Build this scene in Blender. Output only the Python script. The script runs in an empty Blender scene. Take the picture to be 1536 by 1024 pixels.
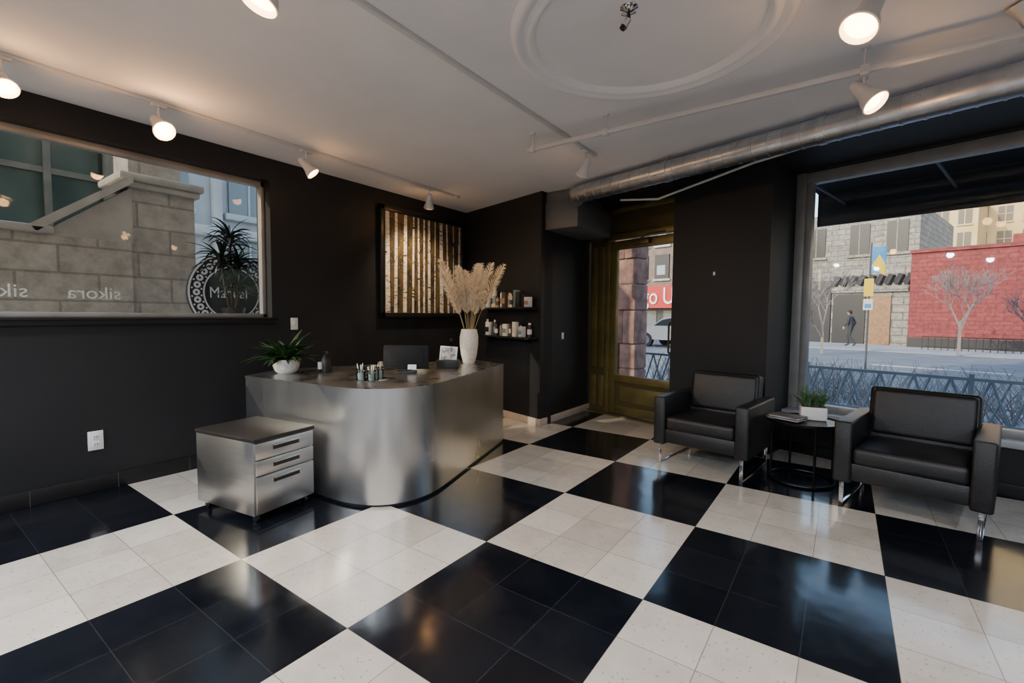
import bpy, bmesh, math, random
from mathutils import Matrix, Vector
random.seed(7)
PHI=math.radians(-15)
CS,SN_=math.cos(PHI),math.sin(PHI)
def sn(s,n,z=0): return Vector((s*CS-n*SN_, s*SN_+n*CS, z))
ZC=2.70
XW=-4.336
# ---------------------------------------------------------------- materials
def nt_new(name):
    m=bpy.data.materials.new(name);m.use_nodes=True;nt=m.node_tree
    b=nt.nodes['Principled BSDF'];return m,nt,b
def mat(name,col,rough=.5,metal=0,col2=None,nscale=8,bump=0,bscale=None,rough2=None,emit=None,estr=0,coat=0,stretch=None,spec=None,detail=4):
    m,nt,b=nt_new(name)
    b.inputs['Base Color'].default_value=(*col,1);b.inputs['Roughness'].default_value=rough;b.inputs['Metallic'].default_value=metal
    if spec is not None:b.inputs['Specular IOR Level'].default_value=spec
    if coat:b.inputs['Coat Weight'].default_value=coat;b.inputs['Coat Roughness'].default_value=.1
    if emit:b.inputs['Emission Color'].default_value=(*emit,1);b.inputs['Emission Strength'].default_value=estr
    tc=nt.nodes.new('ShaderNodeTexCoord');mp=nt.nodes.new('ShaderNodeMapping');nt.links.new(tc.outputs['Object'],mp.inputs[0])
    if stretch:mp.inputs['Scale'].default_value=stretch
    n=nt.nodes.new('ShaderNodeTexNoise');n.inputs['Scale'].default_value=nscale;n.inputs['Detail'].default_value=detail;nt.links.new(mp.outputs[0],n.inputs['Vector'])
    if col2:
        r=nt.nodes.new('ShaderNodeMix');r.data_type='RGBA';r.inputs[6].default_value=(*col,1);r.inputs[7].default_value=(*col2,1)
        mr=nt.nodes.new('ShaderNodeMapRange');mr.inputs[1].default_value=.35;mr.inputs[2].default_value=.65
        nt.links.new(n.outputs['Fac'],mr.inputs[0]);nt.links.new(mr.outputs[0],r.inputs[0]);nt.links.new(r.outputs[2],b.inputs['Base Color'])
    if rough2 is not None:
        mr=nt.nodes.new('ShaderNodeMapRange');mr.inputs[1].default_value=.3;mr.inputs[2].default_value=.7;mr.inputs[3].default_value=rough;mr.inputs[4].default_value=rough2
        nt.links.new(n.outputs['Fac'],mr.inputs[0]);nt.links.new(mr.outputs[0],b.inputs['Roughness'])
    if bump:
        n2=nt.nodes.new('ShaderNodeTexNoise');n2.inputs['Scale'].default_value=bscale or nscale;n2.inputs['Detail'].default_value=3;nt.links.new(mp.outputs[0],n2.inputs['Vector'])
        bp=nt.nodes.new('ShaderNodeBump');bp.inputs['Strength'].default_value=bump;bp.inputs['Distance'].default_value=.01
        nt.links.new(n2.outputs['Fac'],bp.inputs['Height']);nt.links.new(bp.outputs[0],b.inputs['Normal'])
    return m
def brickmat(name,c1,c2,mort,bw,bh,ms=.01,rough=.85,bump=.4,noise=.3):
    m,nt,b=nt_new(name);L=nt.links
    tc=nt.nodes.new('ShaderNodeTexCoord');sp=nt.nodes.new('ShaderNodeSeparateXYZ');L.new(tc.outputs['Object'],sp.inputs[0])
    ad=nt.nodes.new('ShaderNodeMath');L.new(sp.outputs[0],ad.inputs[0]);L.new(sp.outputs[1],ad.inputs[1])
    cb=nt.nodes.new('ShaderNodeCombineXYZ');L.new(ad.outputs[0],cb.inputs[0]);L.new(sp.outputs[2],cb.inputs[1])
    br=nt.nodes.new('ShaderNodeTexBrick');L.new(cb.outputs[0],br.inputs['Vector'])
    br.inputs['Scale'].default_value=1;br.inputs['Brick Width'].default_value=bw;br.inputs['Row Height'].default_value=bh;br.inputs['Mortar Size'].default_value=ms
    br.inputs['Color1'].default_value=(*c1,1);br.inputs['Color2'].default_value=(*c2,1);br.inputs['Mortar'].default_value=(*mort,1)
    n=nt.nodes.new('ShaderNodeTexNoise');n.inputs['Scale'].default_value=6;n.inputs['Detail'].default_value=8;n.inputs['Roughness'].default_value=.7;L.new(tc.outputs['Object'],n.inputs['Vector'])
    mr=nt.nodes.new('ShaderNodeMapRange');mr.inputs[1].default_value=.3;mr.inputs[2].default_value=.7;mr.inputs[3].default_value=1-noise;mr.inputs[4].default_value=1+noise;L.new(n.outputs['Fac'],mr.inputs[0])
    vm=nt.nodes.new('ShaderNodeVectorMath');vm.operation='SCALE';L.new(br.outputs['Color'],vm.inputs[0]);L.new(mr.outputs[0],vm.inputs['Scale'])
    L.new(vm.outputs[0],b.inputs['Base Color']);b.inputs['Roughness'].default_value=rough
    bp=nt.nodes.new('ShaderNodeBump');bp.inputs['Strength'].default_value=bump;bp.inputs['Distance'].default_value=.01;bp.invert=True
    L.new(br.outputs['Fac'],bp.inputs['Height'])
    bp2=nt.nodes.new('ShaderNodeBump');bp2.inputs['Strength'].default_value=bump*.6;bp2.inputs['Distance'].default_value=.02;L.new(n.outputs['Fac'],bp2.inputs['Height']);L.new(bp.outputs[0],bp2.inputs['Normal'])
    L.new(bp2.outputs[0],b.inputs['Normal'])
    return m
def glassmat(name,tint=(1,1,1),refl=1.0):
    m=bpy.data.materials.new(name);m.use_nodes=True;nt=m.node_tree;nt.nodes.clear()
    o=nt.nodes.new('ShaderNodeOutputMaterial');t=nt.nodes.new('ShaderNodeBsdfTransparent');t.inputs[0].default_value=(*tint,1)
    g=nt.nodes.new('ShaderNodeBsdfGlossy');g.inputs['Roughness'].default_value=.02
    f=nt.nodes.new('ShaderNodeFresnel');f.inputs[0].default_value=1.45
    mu=nt.nodes.new('ShaderNodeMath');mu.operation='MULTIPLY';mu.inputs[1].default_value=refl
    mx=nt.nodes.new('ShaderNodeMixShader');L=nt.links
    L.new(f.outputs[0],mu.inputs[0]);L.new(mu.outputs[0],mx.inputs[0]);L.new(t.outputs[0],mx.inputs[1]);L.new(g.outputs[0],mx.inputs[2]);L.new(mx.outputs[0],o.inputs[0])
    return m
def floormat():
    m,nt,b=nt_new('checker_tile');L=nt.links
    tc=nt.nodes.new('ShaderNodeTexCoord');sp=nt.nodes.new('ShaderNodeSeparateXYZ');L.new(tc.outputs['Object'],sp.inputs[0])
    def M(op,a,bv=None,c=None):
        x=nt.nodes.new('ShaderNodeMath');x.operation=op
        for i,v in enumerate((a,bv,c)):
            if v is None:continue
            if isinstance(v,(int,float)):x.inputs[i].default_value=v
            else:L.new(v,x.inputs[i])
        return x.outputs[0]
    T=.9144;ox,oy=-1.6154,1.1134
    u=M('DIVIDE',M('SUBTRACT',sp.outputs[0],ox),T);v=M('DIVIDE',M('SUBTRACT',sp.outputs[1],oy),T)
    par=M('FLOORED_MODULO',M('ADD',M('FLOOR',u),M('FLOOR',v)),2.0)
    u3=M('MULTIPLY',u,3);v3=M('MULTIPLY',v,3)
    def line(w):
        d=M('ABSOLUTE',M('SUBTRACT',M('FRACT',w),.5));return M('GREATER_THAN',d,.5-.005)
    g=M('MAXIMUM',line(u3),line(v3))
    cb=nt.nodes.new('ShaderNodeCombineXYZ');L.new(M('FLOOR',u3),cb.inputs[0]);L.new(M('FLOOR',v3),cb.inputs[1])
    wn=nt.nodes.new('ShaderNodeTexWhiteNoise');wn.noise_dimensions='3D';L.new(cb.outputs[0],wn.inputs['Vector'])
    n=nt.nodes.new('ShaderNodeTexNoise');n.inputs['Scale'].default_value=5;n.inputs['Detail'].default_value=8;n.inputs['Roughness'].default_value=.7;L.new(tc.outputs['Object'],n.inputs['Vector'])
    vo=nt.nodes.new('ShaderNodeTexVoronoi');vo.inputs['Scale'].default_value=34;L.new(tc.outputs['Object'],vo.inputs['Vector'])
    speck=M('LESS_THAN',vo.outputs['Distance'],.15)
    def ramp(f,c1,c2,lo=.3,hi=.7):
        r=nt.nodes.new('ShaderNodeMix');r.data_type='RGBA';r.inputs[6].default_value=(*c1,1);r.inputs[7].default_value=(*c2,1)
        mr=nt.nodes.new('ShaderNodeMapRange');mr.inputs[1].default_value=lo;mr.inputs[2].default_value=hi;L.new(f,mr.inputs[0]);L.new(mr.outputs[0],r.inputs[0]);return r.outputs[2]
    def mixc(f,a,c):
        r=nt.nodes.new('ShaderNodeMix');r.data_type='RGBA';L.new(f,r.inputs[0])
        for i,v_ in ((6,a),(7,c)):
            if isinstance(v_,tuple):r.inputs[i].default_value=(*v_,1)
            else:L.new(v_,r.inputs[i])
        return r.outputs[2]
    tone=M('ADD',M('MULTIPLY',n.outputs['Fac'],.7),M('MULTIPLY',wn.outputs['Value'],.3))
    light=ramp(tone,(.42,.385,.335),(.58,.54,.48))
    light=mixc(M('MULTIPLY',speck,.5),light,(.18,.145,.11))
    dark=ramp(tone,(.0025,.0035,.006),(.007,.0085,.0125))
    c=mixc(par,dark,light)
    gc=mixc(par,(.025,.025,.027),(.20,.17,.14))
    c=mixc(g,c,gc)
    L.new(c,b.inputs['Base Color'])
    mr=nt.nodes.new('ShaderNodeMapRange');mr.inputs[3].default_value=.05;mr.inputs[4].default_value=.22;L.new(n.outputs['Fac'],mr.inputs[0]);L.new(mr.outputs[0],b.inputs['Roughness'])
    b.inputs['Specular IOR Level'].default_value=.65
    bp=nt.nodes.new('ShaderNodeBump');bp.inputs['Strength'].default_value=.25;bp.inputs['Distance'].default_value=.002;bp.invert=True;L.new(g,bp.inputs['Height'])
    n3=nt.nodes.new('ShaderNodeTexNoise');n3.inputs['Scale'].default_value=3.0;L.new(tc.outputs['Object'],n3.inputs['Vector'])
    bp2=nt.nodes.new('ShaderNodeBump');bp2.inputs['Strength'].default_value=.12;bp2.inputs['Distance'].default_value=.02;L.new(n3.outputs['Fac'],bp2.inputs['Height']);L.new(bp.outputs[0],bp2.inputs['Normal'])
    L.new(bp2.outputs[0],b.inputs['Normal'])
    return m
WALL=mat('charcoal_paint',(.0098,.0104,.0122),.55,col2=(.0120,.0127,.0145),nscale=2,bump=.1,bscale=60,spec=.35)
TRIMK=mat('black_trim',(.008,.008,.009),.4,spec=.4)
CEIL=mat('ceiling_plaster',(.70,.70,.725),.85,col2=(.76,.76,.78),nscale=1.6,bump=.15,bscale=25)
FLOOR=floormat()
TAN=mat('tan_tile',(.42,.35,.28),.45,col2=(.5,.42,.34),nscale=6)
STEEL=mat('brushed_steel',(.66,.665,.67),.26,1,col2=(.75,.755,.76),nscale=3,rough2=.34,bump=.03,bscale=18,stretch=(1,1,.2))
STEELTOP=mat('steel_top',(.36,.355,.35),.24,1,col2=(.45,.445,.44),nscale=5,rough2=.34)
CABSTEEL=mat('cabinet_steel',(.50,.49,.475),.33,1,col2=(.56,.55,.535),nscale=30,stretch=(.1,.1,3))
CHROME=mat('chrome',(.8,.8,.82),.08,1)
BLACK=mat('black_plastic',(.007,.007,.0075),.4)
BLACKM=mat('black_metal',(.008,.008,.009),.3,.6)
LEATHER=mat('black_leather',(.0075,.0074,.0078),.36,bump=.25,bscale=220,col2=(.0115,.0113,.0117),nscale=20,spec=.5)
WHITE=mat('white_plastic',(.75,.74,.72),.4)
CERAM=mat('speckled_ceramic',(.66,.65,.61),.4,col2=(.50,.48,.44),nscale=60)
SOIL=mat('soil',(.03,.02,.015),.9)
LEAF=mat('leaf_green',(.010,.035,.009),.45,col2=(.022,.06,.014),nscale=12)
LEAFD=mat('leaf_dark',(.003,.010,.005),.4,col2=(.008,.020,.008),nscale=12)
LEAFS=mat('succulent_green',(.06,.13,.05),.5,col2=(.1,.2,.08),nscale=30)
PAMPAS=mat('pampas_plume',(.62,.50,.35),.9,col2=(.78,.67,.50),nscale=30)
PSTEM=mat('dry_stem',(.4,.3,.16),.8)
BRASS=mat('aged_brass',(.22,.165,.05),.35,.45,col2=(.14,.11,.038),nscale=4,rough2=.5)
BRASSD=mat('aged_brass_dark',(.11,.088,.032),.4,.4)
GALV=mat('galvanised_duct',(.66,.68,.71),.26,1,col2=(.48,.50,.53),nscale=9,rough2=.40)
TRACK=mat('track_white',(.60,.60,.61),.45)
SILVER=mat('lamp_silver',(.55,.54,.52),.35,.3)
GREY=mat('grey_box_paint',(.10,.10,.105),.5)
FRAME=mat('window_frame_alu',(.34,.335,.325),.4,.3,col2=(.27,.265,.255),nscale=5)
SILL=mat('window_sill_stone',(.45,.46,.47),.4,col2=(.38,.39,.4),nscale=10)
GLASS=glassmat('window_glass',(.96,.98,.98),.8)
GLASS2=glassmat('interior_window_glass',(.95,.97,.97),.35)
JAR=glassmat('jar_glass',(.8,.85,.85),1)
PAPER=mat('paper',(.8,.78,.74),.6)
BULB=mat('bulb_warm',(.8,.8,.8),.5,emit=(1,.62,.27),estr=20)
# ---------------------------------------------------------------- mesh builder
class MB:
    def __init__(s,name,rotz=0,loc=(0,0,0),parent=None):
        s.bm=bmesh.new();s.mats=[];s.name=name;s.rotz=rotz;s.loc=loc;s.parent=parent
    def mi(s,m):
        if m not in s.mats:s.mats.append(m)
        return s.mats.index(m)
    def raw(s,vs,fs,m,M=None):
        k=s.mi(m);V=[s.bm.verts.new((M@Vector(v)) if M else v) for v in vs]
        for f in fs:
            try:
                F=s.bm.faces.new([V[i] for i in f]);F.material_index=k;F.smooth=True
            except ValueError:pass
    def box(s,lo,hi,m,M=None,bev=0,seg=2):
        l2=[min(a,b) for a,b in zip(lo,hi)];h2=[max(a,b) for a,b in zip(lo,hi)]
        t=bmesh.new();bmesh.ops.create_cube(t,size=1)
        for v in t.verts:
            v.co=Vector([l2[i]+(v.co[i]+.5)*(h2[i]-l2[i]) for i in range(3)])
        if bev:bmesh.ops.bevel(t,geom=list(t.edges),offset=bev,segments=seg,profile=.5,affect='EDGES',clamp_overlap=True)
        s.merge(t,m,M)
    def merge(s,t,m,M=None):
        t.verts.index_update()
        s.raw([v.co.copy() for v in t.verts],[[v.index for v in f.verts] for f in t.faces],m,M);t.free()
    def cyl(s,p0,p1,r0,m,r1=None,seg=20,cap=True,M=None):
        p0=Vector(p0);p1=Vector(p1);r1=r0 if r1 is None else r1
        d=(p1-p0).normalized();a=d.orthogonal().normalized();b=d.cross(a)
        vs=[];
        for p,r in((p0,r0),(p1,r1)):
            for i in range(seg):
                t=2*math.pi*i/seg;vs.append(p+(a*math.cos(t)+b*math.sin(t))*r)
        fs=[(i,(i+1)%seg,seg+(i+1)%seg,seg+i) for i in range(seg)]
        if cap:fs+=[tuple(range(seg-1,-1,-1)),tuple(range(seg,2*seg))]
        s.raw(vs,fs,m,M)
    def lathe(s,c,prof,m,seg=32,M=None,axis=None):
        c=Vector(c);vs=[];
        for r,z in prof:
            for i in range(seg):
                t=2*math.pi*i/seg;vs.append(c+Vector((r*math.cos(t),r*math.sin(t),z)))
        fs=[]
        for j in range(len(prof)-1):
            for i in range(seg):
                fs.append((j*seg+i,j*seg+(i+1)%seg,(j+1)*seg+(i+1)%seg,(j+1)*seg+i))
        s.raw(vs,fs,m,M)
    def torus(s,c,R,r,m,seg=64,ms=10,sx=1):
        c=Vector(c);vs=[]
        for i in range(seg):
            t=2*math.pi*i/seg
            for j in range(ms):
                q=2*math.pi*j/ms;vs.append(c+Vector(((R+r*math.cos(q))*math.cos(t),(R+r*math.cos(q))*math.sin(t),r*sx*math.sin(q))))
        fs=[(i*ms+j,((i+1)%seg)*ms+j,((i+1)%seg)*ms+(j+1)%ms,i*ms+(j+1)%ms) for i in range(seg) for j in range(ms)]
        s.raw(vs,fs,m)
    def sphere(s,c,r,m,sc=(1,1,1),seg=16,M=None):
        t=bmesh.new();bmesh.ops.create_uvsphere(t,u_segments=seg,v_segments=seg//2,radius=r)
        for v in t.verts:v.co=Vector((v.co.x*sc[0],v.co.y*sc[1],v.co.z*sc[2]))+Vector(c)
        s.merge(t,m,M)
    def prism(s,poly,z0,z1,m,mtop=None):
        n=len(poly)
        s.raw([(x,y,z0) for x,y in poly]+[(x,y,z1) for x,y in poly],[(i,(i+1)%n,n+(i+1)%n,n+i) for i in range(n)]+[tuple(range(n-1,-1,-1))],m)
        s.raw([(x,y,z1) for x,y in poly],[tuple(range(n))],mtop or m)
    def tube(s,pts,r,m,seg=10):
        for a,b in zip(pts[:-1],pts[1:]):s.cyl(a,b,r,m,seg=seg)
        for p in pts[1:-1]:s.sphere(p,r,m,seg=seg)
    def leaf(s,base,az,L,w,up,droop,m,seg=7,fold=.25,tip=0.02):
        base=Vector(base);h=Vector((math.cos(az),math.sin(az),0));side=Vector((-math.sin(az),math.cos(az),0))
        p=base.copy();ang=up;vs=[];fs=[]
        for i in range(seg+1):
            t=i/seg;ww=w*(math.sin(math.pi*min(1,(t*.82+.18)))**.7) if t<1 else w*tip
            nrm=-h*math.sin(ang)+Vector((0,0,1))*math.cos(ang)
            vs+=[p-side*ww/2+nrm*ww*fold,p.copy(),p+side*ww/2+nrm*ww*fold]
            p=p+(h*math.cos(ang)+Vector((0,0,1))*math.sin(ang))*(L/seg);ang-=droop/seg
        for i in range(seg):
            a=3*i;fs+=[(a,a+1,a+4,a+3),(a+1,a+2,a+5,a+4)]
        s.raw(vs,fs,m)
    def done(s,ang=35):
        bmesh.ops.recalc_face_normals(s.bm,faces=list(s.bm.faces))
        me=bpy.data.meshes.new(s.name);s.bm.to_mesh(me);s.bm.free()
        for m in s.mats:me.materials.append(m)
        me.set_sharp_from_angle(angle=math.radians(ang))
        o=bpy.data.objects.new(s.name,me);bpy.context.collection.objects.link(o)
        o.location=s.loc;o.rotation_euler=(0,0,s.rotz)
        if s.parent:o.parent=s.parent
        return o
def R(ax,deg):return Matrix.Rotation(math.radians(deg),4,ax)
def Tr(*v):return Matrix.Translation(Vector(v))
# ---------------------------------------------------------------- shell
NB=3.66;XC=-2.85
c1=sn(-3.93,NB);yb=4.951;yd=5.87
y_r=(5.1-4.5*.2588)/.9659
fl=[(XW,-4),(4.5,-4),(4.5,y_r),(sn(-4.3,5.1).x,sn(-4.3,5.1).y),(XC,c1.y),(XW,yb)]
b=MB('floor');b.prism(fl,-.1,0,FLOOR);b.done()
cl=[(XW-.2,-4.2),(4.7,-4.2),(4.7,y_r+.1),(sn(-4.4,5.35).x,sn(-4.4,5.35).y),(XC-.02,c1.y+.02),(XW-.2,yb+.1)]
b=MB('ceiling');b.prism(cl,ZC,ZC+.25,CEIL);b.done()
y0,y1,z0,z1=-1.6,2.23,1.25,2.50
b=MB('wall_left')
b.box((XW-.25,-4.2,0),(XW,y0,ZC),WALL);b.box((XW-.25,y1,0),(XW,yb+.05,ZC),WALL)
b.box((XW-.25,y0,0),(XW,y1,z0),WALL);b.box((XW-.25,y0,z1),(XW,y1,ZC),WALL)
b.done()
b=MB('wall_back',PHI);b.box((-5.60,NB,0),(-3.95,NB+.2,ZC),WALL);b.done()
b=MB('wall_column');b.prism([(XC,c1.y),(XC,yd+.1),(XC-.15,yd+.1),(XC-.15,c1.y+.06)],0,ZC,WALL);b.done()
b=MB('wall_pilaster',PHI);b.box((-2.78,4.5,0),(-1.80,5.35,ZC),WALL);b.done()
b=MB('wall_rear');b.box((XW-.25,-4.2,0),(4.7,-4,ZC),mat('rear_wall_paint',(.22,.22,.23),.7,col2=(.25,.25,.26),nscale=2));b.done()
RW=mat('right_wall_paint',(.45,.45,.46),.7,col2=(.5,.5,.5),nscale=2)
b=MB('wall_right');b.box((4.5,-4,0),(4.7,y_r+.2,ZC),RW);b.done()
b=MB('wall_front',PHI)
b.box((-1.80,4.92,0),(1.7,5.35,.40),WALL)
b.box((1.7,4.5,0),(2.1,5.35,ZC),WALL);b.box((2.1,4.92,0),(4.9,5.35,.40),WALL);b.box((4.9,4.92,0),(5.6,5.35,ZC),WALL)
b.box((-1.80,5.0,2.67),(1.7,5.35,ZC),WALL);b.box((2.1,5.0,2.67),(4.9,5.35,ZC),WALL)
b.box((-4.4,4.86,2.66),(-2.78,5.1,ZC),WALL)
b.box((-2.78,3.90,2.688),(5.3,5.0,2.70),WALL)
b.prism([(-3.96,3.90),(-2.78,3.90),(-2.78,4.88),(-4.24,4.88)],2.688,2.70,WALL)
b.done()
b=MB('baseboard_left');b.box((XW,-4,0),(XW+.018,yb-.01,.11),TRIMK,bev=.004)
for k in range(20):b.box((XW+.017,-4+k*.46,0),(XW+.0187,-3.998+k*.46,.11),GREY)
b.done()
b=MB('baseboard_back',PHI);b.box((-5.47,NB-.02,0),(-3.91,NB,.085),TAN,bev=.004);b.done()
b=MB('baseboard_column');b.box((XC,c1.y-.01,0),(XC+.02,yd,.085),TAN,bev=.004);b.done()
b=MB('baseboard_front',PHI);b.box((-1.80,4.9,0),(1.7,4.92,.1),TRIMK,bev=.004);b.box((-2.79,4.48,0),(-1.79,4.5,.1),TRIMK,bev=.004);b.done()
b=MB('trim_left_window')
b.box((XW,y0-.06,z0-.055),(XW+.03,y1+.02,z0-.005),TRIMK,bev=.006)
b.box((XW,y0-.06,z0-.02),(XW+.045,y1+.03,z0),TRIMK,bev=.006)
b.done()
# window 2 : left wall
b=MB('window_2')
xg=XW-.13
for (a,c_,d,e) in ((y0,z0,y1,z0+.035),(y0,z1-.05,y1,z1)):b.box((xg-.03,a,c_),(xg+.03,d,e),FRAME,bev=.004)
for y in (y0,y1-.035):b.box((xg-.03,y,z0),(xg+.03,y+.035,z1),FRAME,bev=.004)
b.box((xg-.004,y0+.03,z0+.03),(xg+.004,y1-.03,z1-.04),GLASS2)
w2=b.done()
def text(body,size,loc,rot,m,parent,ext=.0005,name='lettering',scale=(1,1,1)):
    t=bpy.data.curves.new(name,'FONT');t.body=body;t.size=size;t.extrude=ext
    o=bpy.data.objects.new(name,t);bpy.context.collection.objects.link(o);o.location=loc;o.rotation_euler=rot;o.scale=scale;t.materials.append(m);o.parent=parent
    return o
DEC=mat('etched_lettering',(.62,.60,.55),.7)
for yy in (1.16,.665,.17,-.33): text('sikora',.125,(xg-.006,yy,1.385),(math.pi/2,0,-math.pi/2),DEC,w2)
# round street sign seen through the window
WD=mat('white_decal',(.78,.79,.80),.6);BD=mat('sign_blue_black',(.02,.028,.04),.5)
def ring(b,cy,cz,r0,r1,m,x,n=64):
    vs=[];fs=[]
    for i in range(n+1):
        t=2*math.pi*i/n
        for r in(r0,r1):vs.append((x,cy+r*math.cos(t),cz+r*math.sin(t)))
    for i in range(n):fs.append((2*i,2*i+1,2*i+3,2*i+2))
    b.raw(vs,fs,m)
b=MB('round_sign');cy,cz,RS=2.36,1.50,.43;xs=-5.42
b.cyl((xs-.03,cy,cz),(xs,cy,cz),RS,BD,seg=64);b.cyl((xs-.05,cy,-.12),(xs-.05,cy,cz),.03,BLACK)
ring(b,cy,cz,.405,.425,WD,xs+.002);ring(b,cy,cz,.27,.285,WD,xs+.002)
for i in range(28):
    t=2*math.pi*i/28;ring(b,cy+.345*math.cos(t),cz+.345*math.sin(t),.012,.034,WD,xs+.003,16)
    t+=.11;ring(b,cy+.30*math.cos(t),cz+.30*math.sin(t),.0,.010,WD,xs+.003,10);ring(b,cy+.388*math.cos(t),cz+.388*math.sin(t),.0,.010,WD,xs+.003,10)
rs=b.done()
text('Manual',.16,(xs+.004,cy-.23,cz-.05),(math.pi/2,0,math.pi/2),WD,rs,scale=(.85,1,1))
# front windows
def frontwin(name,sa,sb):
    b=MB(name,PHI);ng=5.12
    b.box((sa,ng-.05,.40),(sb,ng+.05,.46),FRAME,bev=.005);b.box((sa,ng-.05,2.57),(sb,ng+.05,2.67),FRAME,bev=.005)
    b.box((sa,ng-.08,.40),(sa+.08,ng+.08,2.67),FRAME,bev=.006);b.box((sa+.08,ng-.04,.44),(sa+.13,ng+.04,2.6),FRAME,bev=.006);b.box((sb-.08,ng-.06,.40),(sb,ng+.06,2.67),FRAME,bev=.005)
    b.box((sa+.12,ng-.004,.44),(sb-.05,ng+.004,2.6),GLASS)
    b.done()
frontwin('window_1',-1.80,1.7);frontwin('window_3',2.1,4.9)
b=MB('trim_window_sill',PHI);b.box((-1.80,4.89,.36),(1.7,5.07,.405),SILL,bev=.008);b.done()
# door
b=MB('door_1',PHI)
nd=4.9
b.box((-4.25,nd-.02,0),(-3.93,nd+.08,2.62),BRASSD)
for z_a,z_b in((.08,.5),(.6,2.2)):
    for s_a in(-4.22,-4.09):
        b.box((s_a,nd-.035,z_a),(s_a+.10,nd-.015,z_b),BRASS,bev=.008)
b.box((-3.97,nd-.05,0),(-3.90,nd+.06,2.64),BRASS,bev=.006)
b.box((-2.87,nd-.05,0),(-2.785,nd+.06,2.64),BRASS,bev=.006)
b.box((-4.25,nd-.05,2.27),(-2.785,nd+.06,2.34),BRASS,bev=.006)
b.box((-4.25,nd-.05,2.60),(-2.785,nd+.06,2.66),BRASS,bev=.006)
b.box((-3.9,nd,2.34),(-2.87,nd+.02,2.62),BRASSD)
b.box((-3.90,nd-.03,.03),(-3.81,nd+.03,2.25),BRASS,bev=.006);b.box((-2.97,nd-.03,.03),(-2.88,nd+.03,2.25),BRASS,bev=.006)
b.box((-3.82,nd-.03,2.14),(-2.96,nd+.03,2.25),BRASS,bev=.006);b.box((-3.82,nd-.03,.03),(-2.96,nd+.03,.14),BRASS,bev=.006);b.box((-3.82,nd-.03,.44),(-2.96,nd+.03,.53),BRASS,bev=.006)
b.box((-3.82,nd-.005,.14),(-2.96,nd+.02,.44),BRASSD);b.box((-3.74,nd-.02,.19),(-3.04,nd,.39),BRASS,bev=.012)
b.box((-3.82,nd-.004,.53),(-2.96,nd+.004,2.14),GLASS)
b.box((-3.55,nd-.09,2.17),(-3.3,nd-.03,2.23),BRASSD,bev=.008)
b.tube([(-3.42,nd-.07,2.24),(-3.25,nd-.2,2.25),(-3.1,nd-.05,2.29)],.01,BRASSD)
b.tube([(-3.0,nd-.03,.85),(-3.0,nd-.09,.88),(-3.0,nd-.09,1.2),(-3.0,nd-.03,1.23)],.012,BRASSD)
b.box((-4.25,nd-.1,0),(-2.785,nd+.1,.02),BRASSD)
b.done()
# ceiling medallion
b=MB('ceiling_medallion')
mc=(-.87,2.34,ZC)
b.lathe(mc,[(.675,0.0),(.67,-.016),(.655,-.030),(.635,-.032),(.62,-.018),(.605,-.012),(.595,-.024),(.578,-.034),(.56,-.026),(.55,-.008),(.545,0)],CEIL,96)
b.done(60)
b=MB('ceiling_sprinkler',0,(-.86,2.10,ZC))
b.lathe((0,0,0),[(.04,0),(.04,-.004),(.03,-.009),(.014,-.02),(0,-.02)],CHROME,24)
b.cyl((0,0,-.015),(0,0,-.055),.008,BLACK);b.cyl((0,0,-.055),(-.02,-.01,-.085),.014,CHROME,r1=.018);b.cyl((-.02,-.01,-.085),(-.026,-.013,-.095),.014,BLACK)
b.tube([(-.035,0,-.02),(-.012,0,-.034),(.03,.01,-.028)],.005,CHROME)
b.done()
# ---------------------------------------------------------------- tracks & lamps
def track(name,x,ya,yb_):
    b=MB(name);b.box((x-.014,ya,ZC-.022),(x+.014,yb_,ZC),TRACK,bev=.003)
    b.box((x-.02,yb_-.06,ZC-.028),(x+.02,yb_+.01,ZC),TRACK,bev=.003);b.done()
track('ceiling_track',-3.80,-3.5,4.2);track('ceiling_track',-1.83,-3.5,3.78);track('ceiling_track',.03,-3.5,2.98);track('ceiling_track',2.2,-3.5,2.5)
b=MB('ceiling_rail')
b.box((-2.08,3.085,2.565),(2.6,3.115,2.595),TRACK,bev=.004)
for x in(-2.03,-1.42,.03,1.6):
    b.cyl((x,3.1,2.59),(x,3.1,ZC),.006,TRACK,seg=8);b.cyl((x,3.1,ZC-.01),(x,3.1,ZC),.022,TRACK)
    b.box((x-.02,3.08,2.555),(x+.02,3.12,2.605),TRACK,bev=.003)
b.done()
WARM=(1,.70,.44)
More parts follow.
